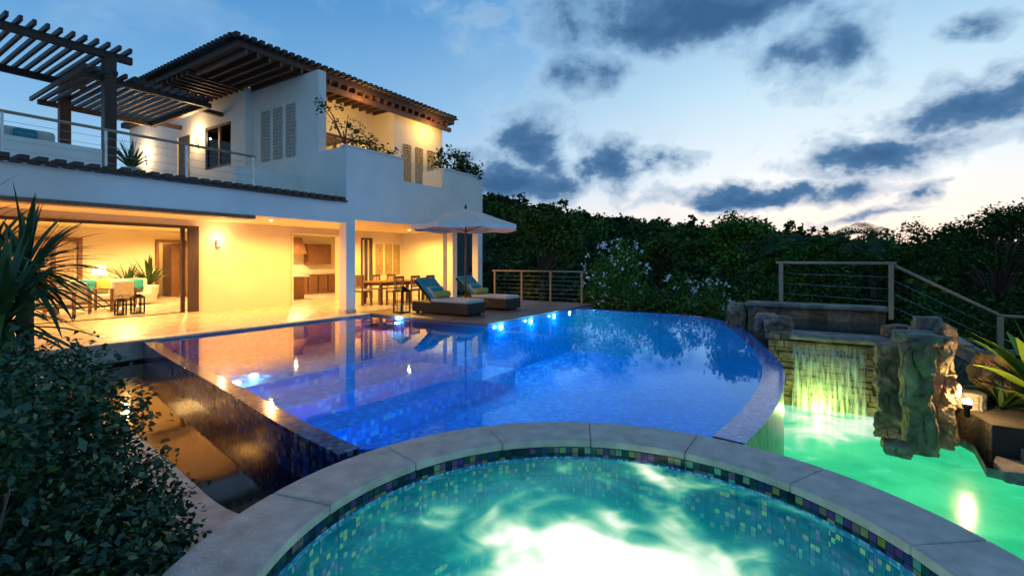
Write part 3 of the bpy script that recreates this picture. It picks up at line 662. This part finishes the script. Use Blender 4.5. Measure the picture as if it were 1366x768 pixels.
for a,b in [(13.35,13.65),(13.85,14.15),(14.3,14.6)]: lattice('veranda_relief','x',15.2,a,b,.9,2.1,sandw,-1)
# interior
wall('room_back_wall','x',22,22.2,-4,16,0,2.62,[(8.34,9.26,0,2.2)],stucco_w,H)
boxes('room_side_walls',[(9.5,9.64,15.4,22,0,2.62),(14.9,15.1,15.4,22,0,2.62)],stucco_w,H)
boxes('kitchen_back',[(9.64,14.9,19.5,19.6,0,2.62)],stucco_w,H)
fr=[]
for x in np.arange(2.4,6.0,.7): fr.append((x,x+.12,21.86,21.98,0,2.25))
fr+= [(2.4,5.9,21.86,21.98,2.12,2.26),(2.4,5.9,21.87,21.97,0,.12)]
boxes('inner_door_frames',fr,woodm,H)
boxes('inner_door_panels',[(2.5,5.8,21.93,21.95,.12,2.12)],simple('amber_panel',(.55,.38,.2),(.4,.25,.12),.3,2),H)
boxes('doorway_frame',[(8.26,8.36,21.9,22.25,0,2.28),(9.24,9.34,21.9,22.25,0,2.28),(8.36,9.24,21.9,22.25,2.18,2.28)],woodm,H)
boxes('hall_back',[(7.5,10,24.2,24.3,0,2.62)],stucco_w,H)
boxes('hall_door',[(8.9,9.2,22.2,23.0,0,2.15)],woodm,H)
kt=empty('kitchen_units')
boxes('base_units',[(9.9,14.5,18.9,19.48,0,.86)],woodm,kt,.01); boxes('counter',[(9.85,14.55,18.85,19.49,.86,.9)],coping,kt)
boxes('island',[(9.9,11.3,16.9,17.5,0,.84)],woodm,kt,.01); boxes('island_top',[(9.8,11.45,16.8,17.6,.84,.9)],simple('white_counter',(.8,.78,.7),None,.3),kt,.008)
boxes('drawer_lines',[(x,x+.02,18.88,18.9,.08,.8) for x in np.arange(10.3,14.4,.5)],black,kt)
mk('range_hood',[(11.2,18.8,1.75),(12.7,18.8,1.75),(12.7,19.48,1.75),(11.2,19.48,1.75),(11.35,18.95,2.45),(12.55,18.95,2.45),(12.55,19.48,2.45),(11.35,19.48,2.45)],BF,woodm,kt)
boxes('wall_shelf',[(10.0,11.0,19.2,19.48,1.5,1.53),(13.0,14.2,19.2,19.48,1.3,2.2)],woodm,kt)
for i in range(6): lathe('crockery_%d'%i,[(.05,1.53),(.07,1.6),(.05,1.72)],10.1+i*.15,19.33,cush,kt,10)
for x in (10.5,11.5): lathe('pot_%d'%int(x*2),[(.1,.9),(.12,1.0),(.1,1.08)],x,19.1,steel,kt,12)
# ------------------------------------------------------------------ house lighting
def down(x,y,z,e,col=warm,parent=H):
    lathe('downlight',[(.04,z),(.04,z+.01)],x,y,bulb,parent,12)
    light('down_spot','SPOT',(x,y,z-.03),e,col,.05,parent,rot=(0,0,0),spot=168,blend=.4)
for x,e in ((1.5,320),(4.8,390),(7.9,430)): down(x,13.4,2.60,e)
for x,e in ((10.6,370),(13.2,430)): down(x,13.2,2.60,e,(1,.54,.09))
for x in (2.2,6.2): down(x,18.6,2.60,900,(1,.62,.23))
down(8.6,20.0,2.6,320,(1,.62,.23)); down(8.8,23.2,2.6,140); down(11.4,17.6,2.6,700,(1,.66,.28))
light('upper_room_light','POINT',(12.2,17.0,6.2),520,(1,.64,.25),.1,H)
light('bedroom_light','POINT',(9.4,18.0,6.3),400,(1,.66,.3),.1,H)
for x in (10.8,14.2): light('balcony_soffit_light','POINT',(x,12.75,6.6),75,(1,.58,.17),.03,H)
def sconce(loc,n,e):
    s=empty('wall_sconce'); x,y,z=loc; nx,ny=n
    box('plate',x-.05,x+.05,y-.05,y+.05,z-.12,z+.12,steel,s,.01)
    light('up','POINT',(x+nx*.22,y+ny*.22,z+.18),e,(1,.66,.3),.03,s)
    boxes('bulbs',[(x+nx*.06-.02,x+nx*.06+.02,y+ny*.06-.02,y+ny*.06+.02,z-.05,z+.05)],bulb,s)
sconce((MX-.05,18.95,5.75),(-1,0),75); sconce((MX-.05,23.3,5.6),(-1,0),95)
sconce((7.3,15.15,1.95),(0,-1),18)
# ------------------------------------------------------------------ furniture
def lounger(x,y0):
    e=empty('sun_lounger'); w_=.38
    box('base',x-w_,x+w_,y0,y0+2.0,.05,.33,wicker,e,.03)
    boxes('feet',[(x+sx_*.3-.03,x+sx_*.3+.03,y0+yy-.03,y0+yy+.03,.004,.05) for sx_ in(-1,1) for yy in(.15,1.85)],black,e)
    box('seat_cushion',x-w_+.02,x+w_-.02,y0+.02,y0+1.35,.33,.43,cush,e,.04,4)
    a=math.radians(42)
    def tilt(nm,l0,l1,t0,t1,m,ww,bev=.03):
        V=[]
        for l in(l0,l1):
            for t in(t0,t1):
                for s_ in(-ww,ww): V.append((x+s_,y0+1.28+l*math.cos(a)-t*math.sin(a),.36+l*math.sin(a)+t*math.cos(a)))
        return mk(nm,V,[(0,1,3,2),(4,6,7,5),(0,4,5,1),(2,3,7,6),(0,2,6,4),(1,5,7,3)],m,e,bev,segs=4)
    tilt('backrest',0,.85,-.05,0.,wicker,w_); tilt('back_cushion',.02,.84,.002,.1,teal,w_-.03,.04)
    tilt('towel_cushion',.0,.42,.102,.125,cush,w_-.06,.01)
    tube('bolster',[(x-.27,y0+1.2,.53),(x-.25,y0+1.2,.53),(x+.25,y0+1.2,.53),(x+.27,y0+1.2,.53)],[.04,.09,.09,.04],yel,e,14)
    tube('bolster_b',[(x-.2,y0+1.42,.64),(x-.18,y0+1.42,.64),(x+.18,y0+1.42,.64),(x+.2,y0+1.42,.64)],[.04,.08,.08,.04],teal,e,14)
    return e
lounger(10.2,7.72); lounger(12.0,7.72)
u=empty('patio_umbrella'); ux,uy=11.2,8.9
lathe('base',[(.3,.004),(.3,.05),(.06,.09),(.05,.25)],ux,uy,black,u)
tube('pole',[(ux,uy,.05),(ux,uy,3.0)],.026,woodm,u)
V=[(ux,uy,2.98)];F=[]
n=8
for j,(rr,zz) in enumerate([(.5,2.86),(1.05,2.66),(1.6,2.48),(1.6,2.36)]):
    for k in range(n*4):
        a=2*math.pi*k/(n*4)+.2
        m_=abs(((k%4)-2)/2); sag=(1-m_)*.05*(j+1)/4
        R=rr*math.cos(math.pi/n)/math.cos(((k%4)/4)*2*math.pi/n-math.pi/n)
        V.append((ux+R*math.cos(a),uy+R*math.sin(a),zz-sag*.6-(.02*math.sin(k*1.57) if j==3 else 0)))
K=n*4
for k in range(K): F.append((0,1+k,1+(k+1)%K))
for j in range(3):
    for k in range(K): F.append((1+j*K+k,1+(j+1)*K+k,1+(j+1)*K+(k+1)%K,1+j*K+(k+1)%K))
o=mk('canopy',V,F,canvas,u); md=o.modifiers.new('s','SOLIDIFY'); md.thickness=.006
lathe('finial',[(.03,2.98),(.05,3.03),(.02,3.09),(.005,3.12)],ux,uy,woodm,u,12)
for k in range(8):
    a=2*math.pi*k/8+.2; tube('rib_%d'%k,[(ux,uy,2.3),(ux+.9*math.cos(a),uy+.9*math.sin(a),2.62)],.009,woodm,u,6)
def lantern(x,y,z,h,w_):
    e=empty('floor_lantern'); a=w_/2
    box('base',x-a,x+a,y-a,y+a,z,z+.05*h,black,e,.005)
    boxes('posts',[(x+i*a-.015*(1+i),x+i*a+.015*(1-i),y+j*a-.015*(1+j),y+j*a+.015*(1-j),z+.05*h,z+.72*h) for i in(-1,1) for j in(-1,1)],black,e)
    boxes('mullions',[(x-.006,x+.006,y-a,y-a+.01,z+.05*h,z+.72*h),(x-a,x-a+.01,y-.006,y+.006,z+.05*h,z+.72*h),(x-a,x+a,y-a,y-a+.01,z+.38*h,z+.40*h),(x-a,x-a+.01,y-a,y+a,z+.38*h,z+.40*h)],black,e)
    box('top_plate',x-a*1.1,x+a*1.1,y-a*1.1,y+a*1.1,z+.72*h,z+.76*h,black,e,.004)
    mk('roof',[(x-a,y-a,z+.76*h),(x+a,y-a,z+.76*h),(x+a,y+a,z+.76*h),(x-a,y+a,z+.76*h),(x-.05,y-.05,z+.9*h),(x+.05,y-.05,z+.9*h),(x+.05,y+.05,z+.9*h),(x-.05,y+.05,z+.9*h)],BF,black,e)
    tube('ring',[(x+.05*math.cos(t)*1.0,y,z+.94*h+.06*math.sin(t)) for t in np.linspace(0,2*math.pi,13)],.006,black,e,6)
    lathe('candle',[(.045,z+.05*h),(.045,z+.3*h)],x,y,cush,e,12); lathe('flame',[(.004,z+.31*h),(.016,z+.35*h),(.003,z+.43*h)],x,y,emis('flame',(1,.55,.15),20),e,8)
lantern(9.66,9.95,.005,.82,.34)
lantern(5.55,15.9,0.002,.6,.26); lantern(5.15,15.85,0.002,.5,.22)
def chair(x,y,rot,m=woodm):
    e=empty('dining_chair'); e.location=(x,y,0); e.rotation_euler=(0,0,rot)
    boxes('legs',[(i*.19-.018,i*.19+.018,j*.19-.018,j*.19+.018,.002,.43 if j<0 else .95) for i in(-1,1) for j in(-1,1)],m,e)
    boxes('seat',[(-.22,.22,-.22,.22,.43,.47)],m,e,.01); boxes('cushion',[(-.2,.2,-.2,.17,.47,.51)],cush,e,.015)
    boxes('backrest',[(-.17,.17,.18,.2,.88,.95),(-.17,.17,.18,.2,.56,.6)]+[(q_,q_+.03,.182,.198,.6,.88) for q_ in(-.13,-.05,.03,.1)],m,e)
tb=empty('dining_table')
box('top',10.9,13.2,12.2,13.3,.71,.76,woodm,tb,.01)
boxes('legs',[(a,a+.09,b,b+.09,.002,.71) for a in(11.0,13.0) for b in(12.3,13.1)],woodm,tb)
boxes('apron',[(11.05,13.05,12.32,12.35,.62,.708),(11.05,13.05,13.15,13.18,.62,.708)],woodm,tb)
for x in (11.3,12.05,12.8):
    chair(x,11.95,math.pi); chair(x,13.55,0)
chair(10.65,12.75,math.pi/2)
sf=empty('living_room_sofa')
box('base',4.9,7.2,19.0,20.0,.05,.38,cush,sf,.03); box('back',4.9,7.2,19.75,20.05,.38,.85,cush,sf,.06); box('arm',4.85,5.1,19.0,19.9,.3,.62,cush,sf,.05); box('arm_b',7.0,7.25,19.0,19.9,.3,.62,cush,sf,.05)
for i,(x,m_) in enumerate([(5.3,teal),(5.7,yel),(6.6,teal)]): box('pillow_%d'%i,x,x+.4,19.5,19.72,.5,.85,m_,sf,.08,4)
def armchair(x,y,rot):
    e=empty('armchair'); e.location=(x,y,0); e.rotation_euler=(0,0,rot)
    boxes('frame',[(i*.34-.03,i*.34+.03,j*.32-.03,j*.32+.03,.002,.6) for i in(-1,1) for j in(-1,1)]+[(-.38,-.3,-.36,.36,.6,.64),(.3,.38,-.36,.36,.6,.64),(-.33,.33,-.33,.33,.25,.3)],woodm,e,.006)
    box('seat',-.3,.3,-.33,.28,.3,.45,cush,e,.05,3); box('back',-.3,.3,.22,.36,.42,.85,cush,e,.05,3); box('pillow',-.2,.2,.08,.22,.46,.75,teal,e,.06,3)
armchair(4.6,17.4,math.pi*.9); armchair(3.9,16.5,math.pi*.6); armchair(5.7,17.9,math.pi*1.1)
ct=empty('coffee_table'); box('top',3.4,4.4,17.9,18.7,.38,.43,woodm,ct,.01); boxes('legs',[(a,a+.07,b,b+.07,.002,.38) for a in(3.45,4.28) for b in(17.95,18.58)],woodm,ct)
lp=empty('table_lamp'); box('side_table',5.9,6.35,20.4,20.85,0.002,.55,woodm,lp,.01); lathe('stem',[(.08,.55),(.05,.7),(.09,.85),(.02,1.0)],6.12,20.6,coping,lp,16); lathe('shade',[(.22,.98),(.15,1.3)],6.12,20.6,emis('lamp_shade',(1,.8,.45),2.5),lp,20)
def potplant(x,y,z,s,m=palmm,n=26):
    e=empty('potted_plant'); lathe('pot',[(.13*s,z),(.19*s,z+.15*s),(.2*s,z+.35*s),(.17*s,z+.35*s)],x,y,coping,e,18)
    blades('fronds',(x,y,z+.33*s),n,.75*s,.07*s,m,e,(35,85),.5)
potplant(7.0,20.9,0,1.3); potplant(7.75,21.2,0,1.6); potplant(9.2,16.1,0,1)
# ------------------------------------------------------------------ deck fence
fc=empty('deck_fence')
for y in (6.95,8.15,9.35,10.55): box('post',15.02,15.08,y-.03,y+.03,0,1.05,railw,fc,.005)
tube('rail',[(15.05,6.8,1.08),(15.05,10.65,1.08)],.03,railw,fc)
for z in (.15,.3,.45,.6,.75,.9): tube('cable',[(15.05,6.95,z),(15.05,10.55,z)],.006,steel,fc,6)
# ------------------------------------------------------------------ planting
bp=empty('balcony_shrub')
leaves('foliage',crown([(13.9,11.65,5.0,1.0,.45,.55,75),(14.6,11.4,4.85,.5,.4,.4,35)],16,.09),.13,lf_mid,bp)
for i in range(8): tube('stem_%d'%i,[(13.9+random.uniform(-.2,.2),11.6,4.2),(13.9+random.uniform(-.8,1.0),11.6+random.uniform(-.4,.4),5.2+random.random()*.5)],[.015,.005],bark,bp,6)
leaves('blooms',crown([(13.9,11.5,5.2,1.0,.5,.5,8)],5,.05),.07,flowp,bp)
bt=empty('balcony_tree')
tube('trunk',[(9.6,12.1,3.1),(9.5,12.1,4.6),(9.3,12.0,5.3)],[.05,.04,.02],bark,bt,8)
for tgt in [(8.2,11.6,6.0),(9.0,11.4,5.6),(10.2,12,5.3),(8.7,12.2,5.9)]:
    tube('limb',[(9.4,12.05,4.9),((9.4+tgt[0])/2,(12.05+tgt[1])/2,(4.9+tgt[2])/2+.15),tgt],[.025,.015,.005],bark,bt,6)
leaves('foliage',crown([(9.9,11.7,4.95,.7,.3,.3,26),(8.6,11.6,5.7,.5,.3,.16,8),(9.2,11.6,5.3,.5,.3,.2,12),(10.6,11.7,4.85,.6,.3,.22,18)],11,.08),.11,lf_mid,bt)
blades('agave',(10.6,11.7,4.4),30,.6,.05,palmm,bt,(20,80),.4)
potplant(5.0,14.7,3.4,1.1)
sh=empty('garden_shrub')
E=[(.35,3.35,.15,.7,.7,.8,170),(.80,3.0,-.20,.42,.5,.5,90),(-.2,4.4,.45,.8,.8,.85,110),(1.0,4.0,.22,.42,.55,.70,120),(.95,4.9,.25,.5,.7,.62,90),(.2,2.7,-.3,.6,.5,.5,90),(1.15,6.2,.05,.45,.8,.55,70),(.98,2.85,-.40,.28,.35,.26,40),(1.22,3.5,-.1,.26,.4,.4,50)]
leaves('foliage',crown(E,58,.062,.5),.048,lf_front,sh,.55)
for i in range(26):
    x,y=random.uniform(0,.9),random.uniform(2.8,4.6); tube('stem_%d'%i,[(x*.6+.1,y*.5+1.8,-.5),(x,y,random.uniform(.1,.8))],[.012,.004],bark,sh,5)
yu=empty('yucca_palm')
for (x,y,z,n,l) in [(1.62,7.75,1.25,120,1.0),(1.25,6.7,.85,90,.85),(1.5,8.9,1.3,90,1.0),(1.0,7.6,1.5,90,1.0)]:
    tube('trunk',[(x,y,-.5),(x,y,z)],[.09,.07],bark,yu,8); blades('fronds',(x,y,z-.1),n,l,.055,palmm,yu,(-20,88),.8,7,.25)
gg=empty('tropical_plant')
blades('leaves',(8.85,-2.35,-.45),40,1.2,.20,limem,gg,(30,85),.7,7)
blades('leaves_b',(9.5,-2.85,-.45),50,1.4,.17,limem,gg,(35,85),.6,7)
g2=empty('ground_fern'); 
for (x,y) in [(8.9,-1.95),(9.9,-1.6),(10.1,-2.4),(8.9,-2.9)]: blades('fern',(x,y,-.5),40,.45,.05,palmm,g2,(20,80),.8)
def hedge(E,per,sig,ls,m):
    e=empty('hedge'); leaves('foliage',crown(E,per,sig,.5),ls,m,e,.5)
    for (x,y,z,_,_,_,_) in E[:8]: tube('stem',[(x,y,-1.9),(x+.1,y,z)],[.05,.02],bark,e,6)
E=[[],[]]
for i in range(30):
    d=random.uniform(16.5,20); px=random.uniform(770,1230); x,y=W(px,d)
    if x<14.9: x=14.9+random.random()*2
    s_=random.uniform(.6,1.4)
    E[i%3==0].append((x,y,random.uniform(-1.2,.4)-(.4 if px>1000 else 0),1.0*s_,1.0*s_,random.uniform(.8,1.3),int(38*s_)+8))
hedge(E[0],17,.15,.15,lf_mid); hedge(E[1],17,.15,.17,FL[2])
E=[]
for i in range(24):
    d=random.uniform(11.5,15); px=random.uniform(1225,1500); x,y=W(px,d)
    if x<13.2: continue
    E.append((x,y,random.uniform(-1.4,.2),.9,.9,random.uniform(.7,1.1),46))
hedge(E,17,.14,.12,lf_mid)
E=[]
for i in range(18):
    y=random.uniform(1.5,6.6); x=14.8+random.random()*1.4-max(0,(3-y))*.2
    E.append((x,y,random.uniform(-.9,-.1),.7,.8,.7,46))
hedge(E,16,.12,.11,FL[2])
for (bx,bd,bz,sc) in [(822,16.6,.8,1.0),(905,17.5,.1,.6),(950,17,-.1,.6)]:
    fb_=empty('flowering_bush'); cx,cy=W(bx,bd)
    leaves('foliage',crown([(cx+.2,cy,bz,1.0*sc,1.0*sc,1.35*sc,int(90*sc)),(cx,cy+.6,bz-.6,.8,.8,1.0*sc,int(60*sc))],20,.14,.4),.13,lf_lite,fb_,.5)
    leaves('blooms',crown([(cx,cy,bz+.1,1.1*sc,1.1*sc,1.35*sc,int(60*sc))],6,.06,.95),.09,flow,fb_,.9)
    for k in range(6): tube('stem_%d'%k,[(cx,cy,-1.9),(cx+random.uniform(-.8,.8)*sc,cy+random.uniform(-.8,.8)*sc,bz+.5)],[.04,.01],bark,fb_,6)
def tree(name,px,d,top,rad,m,nl=10,per=60,ls=.2,base=-1.9):
    e=empty(name); x,y=W(px,d); fork=base+(top-base)*.45
    tube('trunk',[(x,y,base),(x+.1,y,base+(fork-base)*.6),(x,y+.1,fork)],[.16,.12,.09],bark,e,8)
    E=[]
    for i in range(nl):
        a=random.uniform(0,2*math.pi); r=rad*random.uniform(.25,.9); z=fork+(top-fork)*random.uniform(.3,.92)
        p=(x+r*math.cos(a),y+r*math.sin(a),z); tube('limb_%d'%i,[(x,y+.1,fork-.1),((x+p[0])/2,(y+p[1])/2,(fork+z)/2+.2),p],[.06,.035,.012],bark,e,6)
        E.append((p[0],p[1],p[2],rad*.34,rad*.34,rad*.2,per))
    leaves('crown',crown(E,9,ls*.8,.3),ls,m,e,.5,.6)
tree('shade_tree',985,20,3.3,1.6,lf_lite,11,36,.2)
tree('acacia_tree',1335,13.5,3.0,2.1,lf_mid,18,40,.12)
tree('acacia_tree',1290,17,2.9,1.8,lf_mid,14,40,.16)
tree('shade_tree',725,22,3.6,1.7,FL[2],11,36,.2)
tree('shade_tree',880,22,2.9,1.6,FL[2],11,36,.2)
tree('shade_tree',1075,21,2.3,1.5,lf_lite,10,34,.19)
tree('shade_tree',1215,18,2.0,1.4,FL[2],10,34,.17)
def palm(px,d,z):
    e=empty('palm_tree'); x,y=W(px,d); tube('trunk',[(x,y,-1.9),(x+.1,y,0),(x,y,z)],[.14,.1,.08],bark,e,8)
    V=[];F=[]
    for i in range(18):
        az_=random.uniform(0,6.28); p=Vector((x,y,z)); e_=math.radians(random.uniform(0,65)); dr=Vector((math.cos(az_)*math.cos(e_),math.sin(az_)*math.cos(e_),math.sin(e_))); sd=Vector((-math.sin(az_),math.cos(az_),0))
        for s_ in range(16):
            t=s_/15; ll=.45*math.sin(math.pi*(.12+.85*t))
            for sg in(-1,1):
                q=p+sd*sg*ll+dr*ll*.5-Vector((0,0,ll*.45)); n0=len(V); V+=[p,p+dr*.05,q]; F.append((n0,n0+1,n0+2))
            dr=(dr+Vector((0,0,-.11))).normalized(); p=p+dr*.11
    mk('fronds',V,F,palmm,e)
palm(1165,19,2.45); palm(1120,22,2.2); palm(1052,24,2.2)
